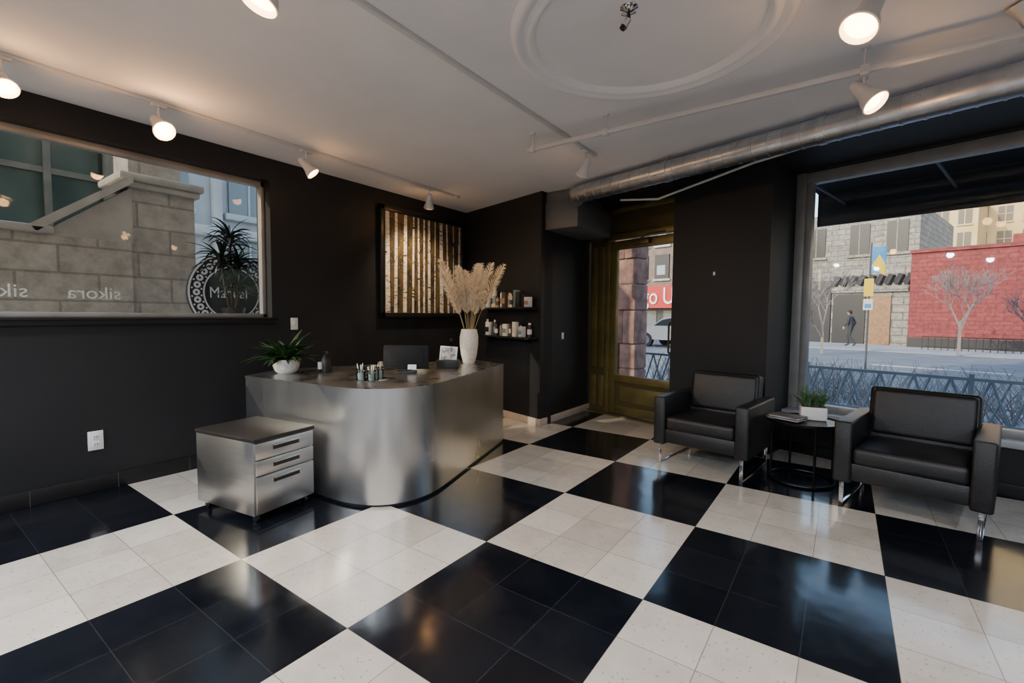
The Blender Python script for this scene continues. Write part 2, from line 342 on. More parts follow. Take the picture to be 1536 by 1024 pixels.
def lamp(pos,d,lit=True,energy=30,ztop=ZC-.02,drop=.13,sc=1,m=None,spot=110,halo=3,col=WARM):
    m=m or TRACK
    b=MB('track_lamp')
    x,y=pos;piv=Vector((x,y,ztop-drop));d=Vector(d).normalized()
    b.box((x-.02,y-.045,ztop-.02),(x+.02,y+.045,ztop-.003),m,bev=.004)
    b.cyl((x,y,ztop-.015),piv,.007,m,seg=8)
    b.sphere(piv,.016,m)
    q=Vector((0,0,1)).rotation_difference(d).to_matrix().to_4x4()
    M=Matrix.Translation(piv)@q
    prof=[(0,-.075),(.022,-.072),(.03,-.05),(.033,-.01),(.036,.02),(.052,.06),(.058,.085),(.054,.088),(.048,.07),(.047,.066)]
    prof=[(r*sc,z*sc) for r,z in prof]
    b.lathe((0,0,0),prof,m,24,M=M)
    if lit:b.lathe((0,0,0),[(.047*sc,.068*sc),(.03*sc,.076*sc),(0,.08*sc)],BULB,24,M=M)
    else:b.lathe((0,0,0),[(.047*sc,.068*sc),(.02*sc,.05*sc),(0,.05*sc)],SILVER,24,M=M)
    o=b.done()
    if lit:
        l=bpy.data.lights.new('lamp_beam','SPOT');l.energy=energy;l.color=col;l.spot_size=math.radians(spot);l.spot_blend=.9;l.shadow_soft_size=.05
        lo=bpy.data.objects.new('lamp_beam',l);bpy.context.collection.objects.link(lo);lo.location=piv+d*(.10*sc)
        lo.rotation_euler=Vector((0,0,-1)).rotation_difference(d).to_euler();lo.parent=o
        if halo:
            l=bpy.data.lights.new('lamp_glow','POINT');l.energy=halo;l.color=(1,.50,.18);l.shadow_soft_size=.04
            lo=bpy.data.objects.new('lamp_glow',l);bpy.context.collection.objects.link(lo);lo.location=piv+d*(.13*sc);lo.parent=o
    return o
lamp((-3.80,.5),(.75,.1,-.75),True,45,halo=6)
lamp((-3.80,1.22),(.75,.05,-.6),True,60,sc=1.15,halo=9)
lamp((-3.80,2.27),(.5,.5,-.8),True,70,halo=2)
lamp((-3.80,3.72),(-.35,.25,-.9),True,80,halo=2)
lamp((-1.83,.95),(-.1,-.3,-.95),True,60,sc=1.2,halo=4)
lamp((-1.83,3.6),(-.5,.2,-.85),True,45,halo=.6)
lamp((.03,2.45),(-.3,-.45,-.8),True,50,sc=1.25,halo=2.5)
lamp((.03,3.1),(.55,-.3,-.75),True,45,ztop=2.565,sc=1.1,drop=.1,halo=2.5)
lamp((.62,3.1),(-.4,-.3,.85),False,ztop=2.575,drop=-.06,m=SILVER)
FILL_COL=(.80,.89,1)  # cool tint of the added fill lamps
for x in(-3.8,-1.83,.03,2.2):
    for y in(-.9,-2.4):lamp((x,y),(.0,.25,-.95),True,215,spot=160,halo=0,col=FILL_COL)  # unseen fill lamps added behind the camera to brighten the room
lamp((2.2,1.2),(-.2,.2,-.9),True,190,spot=150,halo=0,col=FILL_COL)  # one more added fill lamp, out of view
# duct
b=MB('ventilation_duct',PHI)
zd,rd,nd_=2.575,.088,3.72
b.cyl((-3.45,nd_,zd),(4.0,nd_,zd),rd,GALV,seg=40)
s_=-3.4
while s_<3.9:
    b.cyl((s_,nd_,zd),(s_+.014,nd_,zd),rd+.004,GALV,seg=40);s_+=.11
for s_ in(-2.4,-1.2,-.25,.8,2.0):b.cyl((s_,nd_,zd),(s_+.05,nd_,zd),rd+.007,GALV,seg=40);b.cyl((s_+.025,nd_,zd+rd),(s_+.025,nd_,ZC),.005,GALV,seg=8)
b.sphere((-3.45,nd_,zd),rd,GALV,seg=24);b.cyl((-3.45,nd_,zd),(-3.54,nd_+.08,zd-.02),rd*.95,GALV,seg=32)
b.done()
b=MB('conduit_pipe',PHI)
b.tube([(-3.1,4.0,2.50),(-2.75,4.15,2.47),(-1.85,4.2,2.62),(-1.3,4.2,2.66),(3.5,4.2,2.66)],.011,TRACK)
b.done()
b=MB('ventilation_box')
b.box((XC,4.62,2.27),(XC+.42,5.5,2.57),GREY,bev=.008);b.box((XC+.415,4.70,2.31),(XC+.425,5.42,2.53),GREY,bev=.004)
b.box((XC,4.64,2.56),(XC+.34,5.4,2.688),GREY);b.done()
# ---------------------------------------------------------------- desk
HD=.80
def catmull(P,n=8):
    out=[]
    for i in range(len(P)-1):
        p0=P[max(i-1,0)];p1=P[i];p2=P[i+1];p3=P[min(i+2,len(P)-1)]
        for k in range(n):
            t=k/n
            out.append(tuple(.5*((2*p1[j])+(-p0[j]+p2[j])*t+(2*p0[j]-5*p1[j]+4*p2[j]-p3[j])*t*t+(-p0[j]+3*p1[j]-3*p2[j]+p3[j])*t**3) for j in range(2)))
    out.append(P[-1]);return out
front=[(-3.80,1.735),(-3.3,1.795)]+catmull([(-2.95,1.83),(-2.70,1.855),(-2.50,1.94),(-2.38,2.10),(-2.355,2.32),(-2.41,2.55)],8)+[(-2.6,3.15),(-2.79,3.76)]
outl=front+[(-3.28,3.86),(-4.02,2.12)]
b=MB('reception_desk')
n=len(outl)
b.prism(outl,.02,HD-.012,STEEL);
def offs(poly,d):
    cx=sum(p[0] for p in poly)/len(poly);cy=sum(p[1] for p in poly)/len(poly);o=[]
    for x,y in poly:
        v=Vector((x-cx,y-cy));L=v.length;o.append((x+v.x/L*d,y+v.y/L*d))
    return o
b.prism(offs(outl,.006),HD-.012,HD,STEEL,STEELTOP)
b.prism(offs(outl,-.02),0,.02,BLACK)
b.done(40)
A=math.radians(9)
b=MB('filing_cabinet',A,(-2.875,1.345,0))
W,D,H=.58,.43,.53
b.box((-W,0,.05),(0,D,H-.025),CABSTEEL,bev=.004)
b.box((-W-.005,-.005,H-.025),(.02,D+.005,H),mat('cabinet_top',(.015,.013,.012),.45,spec=.3),bev=.004)
for za,zb in((.40,.50),(.30,.392),(.06,.292)):
    b.box((0,.008,za),(.02,D-.008,zb),CABSTEEL,bev=.004)
    zc=zb-.04
    b.box((.0195,D/2-.095,zc-.018),(.022,D/2+.095,zc+.014),BLACK,bev=.001)
    b.box((.02,D/2-.095,zc+.008),(.034,D/2+.095,zc+.016),CABSTEEL,bev=.002)
for x,y in((-W+.05,.04),(-.04,.04),(-W+.05,D-.04),(-.04,D-.04)):
    b.cyl((x,y-.01,.022),(x,y+.01,.022),.022,BLACK,seg=16);b.box((x-.012,y-.014,.03),(x+.012,y+.014,.055),CHROME)
b.done()
# ---------------------------------------------------------------- armchairs
def armchair(loc,deg):
    b=MB('armchair',math.radians(deg),loc)
    for sgn in(-1,1):
        xa,xb=sorted((sgn*.288,sgn*.392))
        b.box((xa,0,.17),(xb,.72,.59),LEATHER,bev=.016,seg=3)
        b.box((xa+.008,-.003,.178),(xb-.008,.02,.582),LEATHER,bev=.008)
        x=sgn*.34
        b.box((x-.013,.03,.0),(x+.013,.038,.175),CHROME,bev=.002);b.box((x-.013,.03,0),(x+.013,.69,.008),CHROME,bev=.002);b.box((x-.013,.682,.0),(x+.013,.69,.175),CHROME,bev=.002)
    b.box((-.29,.015,.19),(.29,.68,.31),LEATHER,bev=.01)
    b.box((-.284,-.005,.305),(.284,.56,.425),LEATHER,bev=.035,seg=4)
    vs=[];N=12
    for i in range(N+1):
        for j in range(N+1):
            u=i/N*2-1;v=j/N*2-1
            vs.append((u*.255,.275+v*.25,.4245+.022*(1-u*u)*(1-v*v)))
    b.raw(vs,[(i*(N+1)+j,(i+1)*(N+1)+j,(i+1)*(N+1)+j+1,i*(N+1)+j+1) for i in range(N) for j in range(N)],LEATHER)
    M=Tr(0,.56,.30)@R('X',-9)
    b.box((-.30,-.06,-.1),(.30,.09,.485),LEATHER,M=M,bev=.03,seg=4)
    b.box((-.285,-.075,.13),(.285,.0,.47),LEATHER,M=M,bev=.035,seg=4)
    return b.done()
armchair((-.960,4.0,0),-8)
armchair((.350,3.79,0),-12)
# ---------------------------------------------------------------- side table
TC=Vector((-.24,4.32,0))
b=MB('side_table',0,TC)
b.lathe((0,0,0),[(0,.465),(.252,.465),(.26,.47),(.26,.488),(.252,.488),(.248,.478),(0,.478)],BLACKM,48)
b.torus((0,0,.012),.225,.011,BLACKM)
for k in range(4):
    t=math.radians(25+90*k);x,y=.225*math.cos(t),.225*math.sin(t);b.cyl((x,y,.01),(x,y,.47),.009,BLACKM,seg=10)
b.done()
b=MB('magazine_stack',math.radians(-20),TC+Vector((-.10,-.06,.489)))
for i,(cc) in enumerate([(.5,.48,.45),(.08,.1,.13),(.55,.5,.42),(.12,.10,.1)]):
    b.box((-.11,-.08,i*.008),(.11,.08,i*.008+.007),mat('magazine_cover',cc,.35),M=R('Z',random.uniform(-8,8)),bev=.001)
b.done()
b=MB('potted_succulent',.2,TC+Vector((.06,.08,.479)))
b.box((-.09,-.055,0),(.09,.055,.105),WHITE,bev=.012,seg=3);b.box((-.08,-.045,.1),(.08,.045,.107),SOIL)
for k in range(80):
    b.leaf((random.uniform(-.065,.065),random.uniform(-.035,.035),.1),random.uniform(0,6.28),random.uniform(.10,.19),.018,random.uniform(.6,1.45),random.uniform(-.2,.6),LEAFS,seg=5)
b.done()
# ---------------------------------------------------------------- desk items
b=MB('potted_plant',0,(-3.72,2.02,HD))
b.lathe((0,0,0),[(0,0),(.06,0),(.085,.02),(.10,.06),(.105,.115),(.098,.115),(.09,.10),(0,.10)],CERAM,36)
b.lathe((0,0,0),[(0,.101),(.092,.101)],SOIL,24)
for k in range(90):
    b.leaf((random.uniform(-.03,.03),random.uniform(-.03,.03),.1),k*2.4,random.uniform(.17,.32),.042,random.uniform(.2,1.15),random.uniform(.3,1.2),LEAF)
b.done()
b=MB('spray_bottle',0,(-3.54,2.26,HD))
b.lathe((0,0,0),[(0,0),(.045,0),(.048,.01),(.048,.10),(.03,.13),(.018,.14),(.018,.16),(0,.16)],BLACK,28);b.box((-.02,-.012,.155),(.045,.012,.175),BLACK,bev=.004)
b.cyl((.0,-.048,.03),(.0,-.05,.09),.02,SILVER,seg=12);b.done()
b=MB('brush_jars')
for (x,y,h,r) in((-2.93,2.16,.085,.032),(-2.87,2.24,.095,.03),(-2.82,2.17,.08,.03),(-2.90,2.31,.09,.028)):
    b.lathe((x,y,HD),[(0,0.0),(r,0.0),(r,h),(r-.003,h),(r-.003,.004),(0,.004)],JAR,24)
    b.lathe((x,y,HD),[(r+.001,h-.02),(r+.001,h-.012)],CHROME,24)
    b.cyl((x,y,HD+.004),(x,y,HD+h*.6),r*.8,random.choice([PAPER,SILVER,CERAM]),seg=16)
    for k in range(5):
        a=random.uniform(0,6.28);b.cyl((x+.01*math.cos(a),y+.01*math.sin(a),HD+.01),(x+.025*math.cos(a),y+.025*math.sin(a),HD+h+random.uniform(.01,.04)),.004,random.choice([PAPER,PSTEM,PAPER]),seg=6)
b.box((-2.96,2.12,HD),(-2.78,2.35,HD+.003),CHROME,bev=.001)
b.done()
b=MB('desk_monitor',math.radians(37),(-3.0,2.66,HD))
MBK=mat('monitor_back',(.005,.005,.006),.6,spec=.25)
b.box((-.19,-.012,.03),(.19,.02,.23),MBK,M=R('X',-6),bev=.008);b.box((-.08,-.04,0),(.08,.09,.012),BLACK,bev=.004);b.box((-.03,.0,.0),(.03,.03,.1),BLACK)
b.box((-.15,-.016,.055),(.15,-.01,.2),MBK,M=R('X',-6),bev=.003)
b.box((.03,-.075,.02),(.10,-.07,.06),PAPER,M=R('X',-12));b.box((.03,-.075,.0),(.10,-.04,.022),BLACK,bev=.002)
b.done()
b=MB('card_reader_box',math.radians(30),(-3.16,2.98,HD))
b.box((-.06,-.05,0),(.06,.05,.06),CERAM,bev=.006);b.box((-.045,-.035,.06),(.045,.035,.07),BLACK,bev=.003);b.done()
b=MB('brochure_stand',math.radians(37),(-2.97,3.14,HD))
b.box((-.10,-.06,0),(.10,.06,.075),BLACK,bev=.005)
PIC=mat('brochure_print',(.6,.6,.58),.4,col2=(.12,.14,.12),nscale=22)
b.box((-.085,-.01,.06),(.075,.0,.20),PAPER,M=R('X',-12)@R('Y',4),bev=.002);b.box((-.075,-.0125,.075),(.062,-.0105,.185),PIC,M=R('X',-12)@R('Y',4))
b.cyl((.03,.03,.07),(.03,.03,.25),.012,JAR,seg=12);b.cyl((.03,.03,.25),(.03,.03,.27),.014,BLACK,seg=12)
b.done()
VZ=Vector((-3.11,3.60,HD))
b=MB('pampas_vase',0,VZ)
b.lathe((0,0,0),[(0,0),(.055,0),(.062,.01),(.082,.09),(.094,.19),(.094,.27),(.082,.325),(.078,.345),(.070,.345),(.074,.30),(.05,.25),(0,.25)],CERAM,40)
for k in range(16):
    az=k*2.4;lean=random.uniform(.06,.36) if k else 0
    L0=random.uniform(.42,.64);base=Vector((.03*math.cos(az),.03*math.sin(az),.26))
    p=[base];dirv=Vector((math.cos(az)*lean,math.sin(az)*lean,1)).normalized()
    for i in range(10):
        dirv=(dirv+Vector((math.cos(az),math.sin(az),0))*.026).normalized();p.append(p[-1]+dirv*(L0+.20)/10)
    b.tube(p,.0022,PSTEM,seg=5)
    for i in range(320):
        t=random.uniform(.36,1.0);j=min(9,int(t*10));f=t*10-j;q=p[j].lerp(p[min(10,j+1)],min(1,f))
        a=random.uniform(0,6.28);wd=.050*math.sin(math.pi*min(1,max(0,(t-.28)/.76)))**.6+.006
        dd=(dirv*.8+Vector((math.cos(a),math.sin(a),0))*.7).normalized()
        e=q+dd*wd*1.9+Vector((0,0,-.014));mid=q+dd*wd*.9+Vector((0,0,.006));sd=dd.cross(Vector((math.cos(a+1),math.sin(a+1),.2))).normalized()*.002
        b.raw([q-sd,q+sd,mid+sd*1.3,mid-sd*1.3,e],[(0,1,2,3),(3,2,4)],PAMPAS)
b.done()
# ---------------------------------------------------------------- painting
b=MB('birch_painting')
ya,yb2,za,zb=3.44,4.86,1.25,2.53
XP=XW+.002
for (a,c_,d,e) in((ya,za,yb2,za+.06),(ya,zb-.06,yb2,zb),(ya,za,ya+.06,zb),(yb2-.06,za,yb2,zb)):
    b.box((XP,a,c_),(XP+.055,d,e),BLACK,bev=.008)
CANV=mat('gold_forest_canvas',(.11,.075,.025),.6,col2=(.015,.014,.010),nscale=6,bump=.2,bscale=40,stretch=(1,2,1),detail=8)
b.box((XP,ya+.055,za+.055),(XP+.02,yb2-.055,zb-.055),CANV)
def birchm():
    m,nt,bs=nt_new('birch_bark');L=nt.links
    tc=nt.nodes.new('ShaderNodeTexCoord');mp=nt.nodes.new('ShaderNodeMapping');mp.inputs['Scale'].default_value=(1,10,34);L.new(tc.outputs['Object'],mp.inputs[0])
    n=nt.nodes.new('ShaderNodeTexNoise');n.inputs['Scale'].default_value=1;n.inputs['Detail'].default_value=2;L.new(mp.outputs[0],n.inputs['Vector'])
    cr=nt.nodes.new('ShaderNodeValToRGB');e=cr.color_ramp.elements;e[0].position=.33;e[0].color=(.03,.022,.015,1);e[1].position=.37;e[1].color=(.46,.42,.36,1)
    x=e.new(.6);x.color=(.66,.64,.60,1);L.new(n.outputs['Fac'],cr.inputs[0]);L.new(cr.outputs[0],bs.inputs['Base Color']);bs.inputs['Roughness'].default_value=.6;return m
BIR=birchm();BIRD=mat('bark_shadow',(.012,.009,.006),.7);LEAFG=mat('painted_leaves',(.20,.15,.02),.6,col2=(.10,.12,.03),nscale=30)
y=ya+.085;k=0
while y<yb2-.11:
    w=random.choice((.022,.035,.05,.06,.07));ti=random.uniform(-.035,.035);x=XP+.0205+.0005*(k%3)
    lo,hi=za+.06,zb-.06
    cl_=lambda v:min(max(v,ya+.06),yb2-.06)
    b.raw([(x,cl_(y-.005),lo),(x,cl_(y+w+.010),lo),(x,cl_(y+w*.8+ti+.008),hi),(x,cl_(y+ti-.004),hi)],[(0,1,2,3)],BIRD)
    b.raw([(x+.001,cl_(y),lo),(x+.001,cl_(y+w),lo),(x+.001,cl_(y+w*.8+ti),hi),(x+.001,cl_(y+ti),hi)],[(0,1,2,3)],BIR)
    for q in range(3):
        if random.random()<.7:
            zz=random.uniform(lo+.15,hi-.2);s2=random.choice((-1,1));l=random.uniform(.03,.09)
            b.raw([(x+.002,cl_(y+w/2),zz),(x+.002,cl_(y+w/2),zz+.016),(x+.002,cl_(y+w/2+s2*l),zz+l*1.5),(x+.002,cl_(y+w/2+s2*l),zz+l*1.5-.006)],[(0,1,2,3)],BIRD)
    y+=w+random.uniform(.035,.085);k+=1
for i in range(420):
    yy=random.uniform(ya+.08,yb2-.1);zz=random.uniform(za+.08,zb-.09);r=random.uniform(.004,.013);x=XP+.026
    b.raw([(x,yy-r,zz),(x,yy,zz-r*.6),(x,yy+r,zz+r*.3),(x,yy,zz+r)],[(0,1,2,3)],LEAFG)
b.done()
# ---------------------------------------------------------------- shelves
b=MB('wall_shelf',PHI)
for z in(1.385,1.035):
    b.box((-4.95,NB-.17,z-.025),(-3.96,NB,z),BLACK,bev=.003)
    for s in(-4.8,-4.1):b.box((s-.01,NB-.12,z-.06),(s+.01,NB,z-.025),BLACK)
b.done()
b=MB('hair_product_bottles',PHI)
cols=[(.02,.02,.02),(.6,.58,.55),(.30,.20,.13),(.5,.5,.52),(.05,.045,.04),(.5,.42,.34),(.15,.24,.22),(.62,.58,.5),(.02,.02,.025)]
pm=[mat('bottle_plastic',c,.35) for c in cols]
for z,top in((1.386,.26),(1.036,.22)):
    s=-4.9
    while s<-4.04:
        w=random.uniform(.035,.06);h=random.uniform(.13,top);m=random.choice(pm);n0=NB-random.uniform(.05,.11)
        if random.random()<.3:
            b.box((s,n0-.03,z),(s+w*1.3,n0+.03,z+h*.8),m,bev=.002);b.box((s+.004,n0-.0315,z+h*.2),(s+w*1.3-.004,n0-.03,z+h*.5),random.choice(pm));s+=w*1.3+.012
        else:
            r=w/2;b.lathe((s+r,n0,z),[(0,0),(r,0),(r,h*.80),(r*.6,h*.86),(r*.55,h*.88)],m,16);b.lathe((s+r,n0,z),[(r*.65,h*.86),(r*.65,h),(0,h)],random.choice(pm),12)
            b.lathe((s+r,n0,z),[(r+.0006,h*.2),(r+.0006,h*.55)],random.choice(pm),16);s+=w+.010
b.done()
def plate(name,M,outlet=True):
    b=MB(name);b.box((-.036,-.057,0.001),(.036,.057,.006),WHITE,M=M,bev=.002)
    if outlet:
        for v in(-.022,.022):
            b.box((-.016,v-.014,.005),(.016,v+.014,.008),WHITE,M=M,bev=.002)
            for u in(-.006,.006):b.box((u-.0015,v-.005,.0078),(u+.0015,v+.006,.0086),BLACK,M=M)
    else:
        b.box((-.006,-.012,.005),(.006,.012,.014),WHITE,M=M,bev=.002)
    b.done()
ML=Matrix(((0,0,1,0),(1,0,0,0),(0,1,0,0),(0,0,0,1)))
plate('wall_outlet',Tr(XW,.945,.37)@ML@Matrix.Scale(1.2,4));plate('light_switch',Tr(XW,2.44,1.19)@ML,False)
plate('light_switch',Tr(XC,5.07,1.04)@ML@Matrix.Scale(.7,4),False)
PM=Matrix.Rotation(PHI,4,'Z')@Tr(-2.32,4.5,1.72)@Matrix(((1,0,0,0),(0,0,-1,0),(0,1,0,0),(0,0,0,1)))@Matrix.Scale(.3,4)
plate('wall_thermostat',PM,False)
# ---------------------------------------------------------------- exterior front
GZ=-.12
b=MB('street_ground',PHI)
ASPH=mat('asphalt',(.15,.17,.20),.8,col2=(.21,.23,.26),nscale=1.5,detail=8);CONC=mat('sidewalk_concrete',(.30,.33,.36),.8,col2=(.40,.42,.45),nscale=2,detail=8)
b.box((-60,5.35,GZ-.1),(60,10.5,GZ),CONC);b.box((-60,10.5,GZ-.12),(60,25,GZ-.02),ASPH);b.box((-60,25,GZ-.1),(60,120,GZ),CONC)
b.box((-60,10.4,GZ-.1),(60,10.55,GZ+.03),CONC)
for k in range(14):b.box((-40+k*6,17.6,GZ-.02),(-37+k*6,17.75,GZ-.012),WHITE)
b.done()
b=MB('side_ground');b.box((-40,-20,GZ-.1),(XW-.25,9,GZ-.001),CONC);b.done()
IRON=mat('fence_iron',(.20,.26,.32),.5,.3)
b=MB('street_fence',PHI)
nf=8.0;b.box((-8,nf-.02,.53),(10,nf+.02,.57),IRON);b.box((-8,nf-.02,0),(10,nf+.02,.03),IRON)
s=-8
while s<10:
    b.cyl((s,nf,.02),(s+.17,nf,.55),.016,IRON,seg=6);b.cyl((s+.17,nf,.55),(s+.34,nf,.02),.016,IRON,seg=6)
    b.cyl((s+.17,nf+.01,.02),(s+.34,nf+.01,.55),.012,IRON,seg=6)
    if int((s+8)/.36)%5==0:b.box((s-.025,nf-.025,GZ),(s+.025,nf+.025,.62),IRON)
    s+=.36
b.done()
b=MB('street_fence',PHI)
nf=28;b.box((-4.5,nf-.02,.45),(10,nf+.02,.5),BLACK);b.box((-4.5,nf-.02,0),(10,nf+.02,.05),BLACK)
s=-4.5
while s<10:b.box((s-.015,nf-.01,GZ),(s+.015,nf+.01,.5),BLACK);s+=.22
b.done()
TWIG=mat('bare_twig',(.24,.215,.21),.8)
def tree(name,s,n,h,seed,m=TWIG,r0=.075,depth=7):
    rnd=random.Random(seed);b=MB(name)
    def br(p,d,L,r,k):
        e=p+d*L;b.cyl(p,e,r,m,r1=r*.65,seg=4,cap=False)
        if k==0:return
        for i in range(3 if k>1 else 2):
            nd_=(d+Vector((rnd.uniform(-1,1),rnd.uniform(-1,1),rnd.uniform(-.2,.5)))*.75).normalized();br(p+d*L*rnd.uniform(.5,1),nd_,L*rnd.uniform(.64,.82),max(r*.55,.007),k-1)
    br(sn(s,n,GZ),Vector((0,0,1)),h*.27,r0,depth-1);b.done()
tree('bare_tree',-2.9,24.8,5.0,3);tree('bare_tree',-6.3,20.8,4.2,5);tree('bare_tree',-9.2,24,3.8,8);tree('bare_tree',-.6,19,3.6,12)
b=MB('street_shrub',PHI)
SHR=mat('shrub_twig',(.42,.42,.43),.8)
for i in range(1500):
    s=random.uniform(-6,4);n_=random.uniform(8.3,9.9);a=random.uniform(0,6.28);L_=random.uniform(.3,.74)
    b.cyl((s,n_,GZ),(s+math.cos(a)*L_*.6,n_+math.sin(a)*L_*.4,GZ+L_),.007,random.choice((TWIG,SHR)),r1=.003,seg=4,cap=False)
b.done()
BRR=brickmat('red_painted_brick',(.27,.055,.055),(.21,.042,.046),(.16,.04,.04),.6,.2,.02,bump=.2,noise=.45)
DKW=mat('dark_shopfront',(.025,.025,.03),.4);WOOD=mat('wood_door',(.30,.17,.09),.5,col2=(.22,.12,.06))
b=MB('brick_building',PHI,);b.box((-5.4,30,GZ),(14,42,4.5),BRR);b.box((-5.45,29.9,4.5),(14,42,4.66),BRR);b.box((-2.2,33,4.6),(1.5,40,5.4),BRR)
b.box((-5.4,29.95,GZ),(14,30,.35),DKW)
b.done()
STG=brickmat('grey_stone_block',(.30,.285,.265),(.22,.21,.20),(.14,.13,.125),.9,.4,.03,noise=.5)
b=MB('stone_building',PHI)
b.box((-22,42.1,GZ),(-7.2,55,9.2),STG);b.box((-9.0,31,GZ),(-5.55,40,4.0),STG)
b.box((-15.5,31,GZ),(-9.05,40,3.4),DKW)
b.box((-9.0,30.85,2.7),(-5.6,31,3.0),STG);b.box((-8.9,30.9,GZ),(-7.4,31.02,2.6),DKW);b.box((-7.2,30.9,GZ),(-6.3,31.02,2.5),WOOD)
for k in range(9):b.cyl((-8.9+k*.4,30.95,3.1),(-8.7+k*.4,30.95,3.6),.16,DKW,seg=10)
for s in(-17,-14,-11.2,-9):
    b.box((s,42.0,6.0),(s+1.2,42.12,8.2),DKW);b.box((s-.15,41.95,5.8),(s+1.35,42.1,6.0),STG);b.box((s+.55,41.98,6),(s+.62,42.1,8.2),STG)
b.done()
CREAMW=mat('cream_masonry',(.60,.45,.24),.75,col2=(.52,.38,.19),nscale=.4);CWIN=mat('highrise_window',(.08,.07,.055),.4)
b=MB('highrise_building',PHI);b.box((-22,80,GZ),(40,95,34),CREAMW)
for z in(9.2,18.6):b.box((-22.2,79.5,z),(40,80,z+.5),CREAMW)
for i in range(30):
    for j in range(7):
        s=-21+i*2.05;z=1.2+j*2.9
        b.box((s,79.9,z),(s+1.2,80.02,z+1.8),CWIN);b.box((s+.56,79.85,z),(s+.64,80,z+1.8),CREAMW);b.box((s,79.85,z+.85),(s+1.2,80,z+.93),CREAMW);b.box((s-.1,79.8,z-.15),(s+1.3,80,z),CREAMW)
b.box((-13.5,72,GZ),(-7.5,79.4,14.5),CREAMW);b.box((-13.7,71.8,14.5),(-7.3,79.4,15),CREAMW)
for i in range(3):
    for j in range(5):
        s=-12.9+i*1.9;z=1.8+j*2.5;b.box((s,71.9,z),(s+1.1,72.02,z+1.6),CWIN);b.box((s+.5,71.85,z),(s+.58,72,z+1.6),CREAMW);b.box((s-.1,71.8,z-.15),(s+1.2,72,z),CREAMW)
b.done()
BLDW=mat('brown_masonry',(.14,.11,.10),.8,col2=(.19,.15,.135),nscale=2)
b=MB('shop_building',PHI);b.box((-60,31.5,GZ),(-23,44,9),BLDW);SIGN=mat('red_sign_board',(.42,.010,.016),.4)
b.box((-22.9,31,GZ),(-15.7,41,9),BLDW)
PANEB=mat('pale_blue_pane',(.25,.3,.4),.2);SHG=mat('shop_glass',(.10,.12,.15),.1)  # panes are a plain pale blue colour without emission
for s in(-22.4,-20.6,-18.8,-17.0):
    for z in(4.1,6.6):b.box((s,30.9,z),(s+1.2,31.02,z+1.8),DKW);b.box((s-.1,30.85,z-.15),(s+1.3,31.0,z),CONC);b.box((s+.2,30.88,z+.3),(s+.9,30.92,z+1.0),PANEB)
b.box((-22.4,29.9,1.9),(-15.8,31.0,3.5),SIGN);b.box((-22.9,30.7,GZ),(-15.8,31.0,1.9),DKW)
for s in(-21.5,-19.6,-17.8):b.box((s,30.66,.3),(s+1.3,30.7,1.7),SHG)
sb=b.done()
tx=text('Sugo Ugo',1.7,sn(-22.2,29.85,2.2),(math.pi/2,0,PHI),WHITE,None,ext=.03,name='sign_lettering',scale=(.8,1,1));tx.parent=sb;tx.matrix_parent_inverse=Matrix.Rotation(PHI,4,'Z').inverted()
REDST=mat('red_sandstone',(.40,.23,.19),.9,col2=(.20,.115,.10),nscale=6,bump=1,bscale=9,detail=10)
b=MB('stone_pier',PHI)
rr_=random.Random(4)
z=GZ
while z<4:
    h=rr_.uniform(.42,.62);o=rr_.uniform(-.02,.03);sp2=rr_.uniform(-5.45,-5.2)
    b.box((-6.3,6.9+o,z),(sp2,7.3,z+h-.012),REDST,bev=.025,seg=2)
    b.box((sp2+.01,6.92-o,z),(-4.99,7.3,z+h-.012),REDST,bev=.025,seg=2);z+=h
b.box((-6.28,6.96,GZ),(-5.02,7.28,4),mat('lime_mortar',(.2,.16,.14),.9))
b.done()
b=MB('window_awning',PHI)
AWN=mat('awning_black',(.012,.010,.010),.7)
b.raw([(-2.2,5.35,3.1),(5.5,5.35,3.1),(5.5,6.9,2.9),(-2.2,6.9,2.9),(-2.2,5.35,3.06),(5.5,5.35,3.06),(5.5,6.9,2.86),(-2.2,6.9,2.86)],[(0,1,2,3),(7,6,5,4),(0,3,7,4),(1,5,6,2),(3,2,6,7)],AWN)
b.box((-2.2,6.88,2.46),(5.5,6.92,2.9),AWN)
for s in(-1.9,-.9,.1,1.1,2.1,3.1,4.1):b.cyl((s,5.35,2.75),(s,6.88,2.7),.015,GREY,seg=8)
b.done()
b=MB('banner_pole',PHI)
sp_,np_=-3.45,14.7
b.cyl((sp_,np_,GZ),(sp_,np_,3.2),.022,GREY,seg=12)
BLUE=mat('banner_blue',(.03,.25,.62),.5,col2=(.05,.35,.7),nscale=3);YEL=mat('banner_yellow',(.85,.6,.03),.5)
b.box((sp_+.02,np_-.01,2.45),(sp_+.32,np_+.01,3.1),BLUE)
b.raw([(sp_+.02,np_-.015,2.62),(sp_+.32,np_-.015,2.35),(sp_+.32,np_-.015,2.62),(sp_+.18,np_-.015,2.9)],[(0,1,2,3)],YEL)
b.box((sp_-.1,np_-.06,1.85),(sp_+.10,np_-.045,2.3),YEL);b.box((sp_-.10,np_-.06,1.5),(sp_+.10,np_-.045,1.78),WHITE);b.box((sp_-.07,np_-.065,1.55),(sp_+.07,np_-.06,1.66),BLUE)
b.done()
PAINT=mat('silver_car_paint',(.50,.52,.55),.25,.4);CG=mat('car_glass',(.02,.025,.03),.08);TY=mat('tyre',(.015,.015,.015),.7)
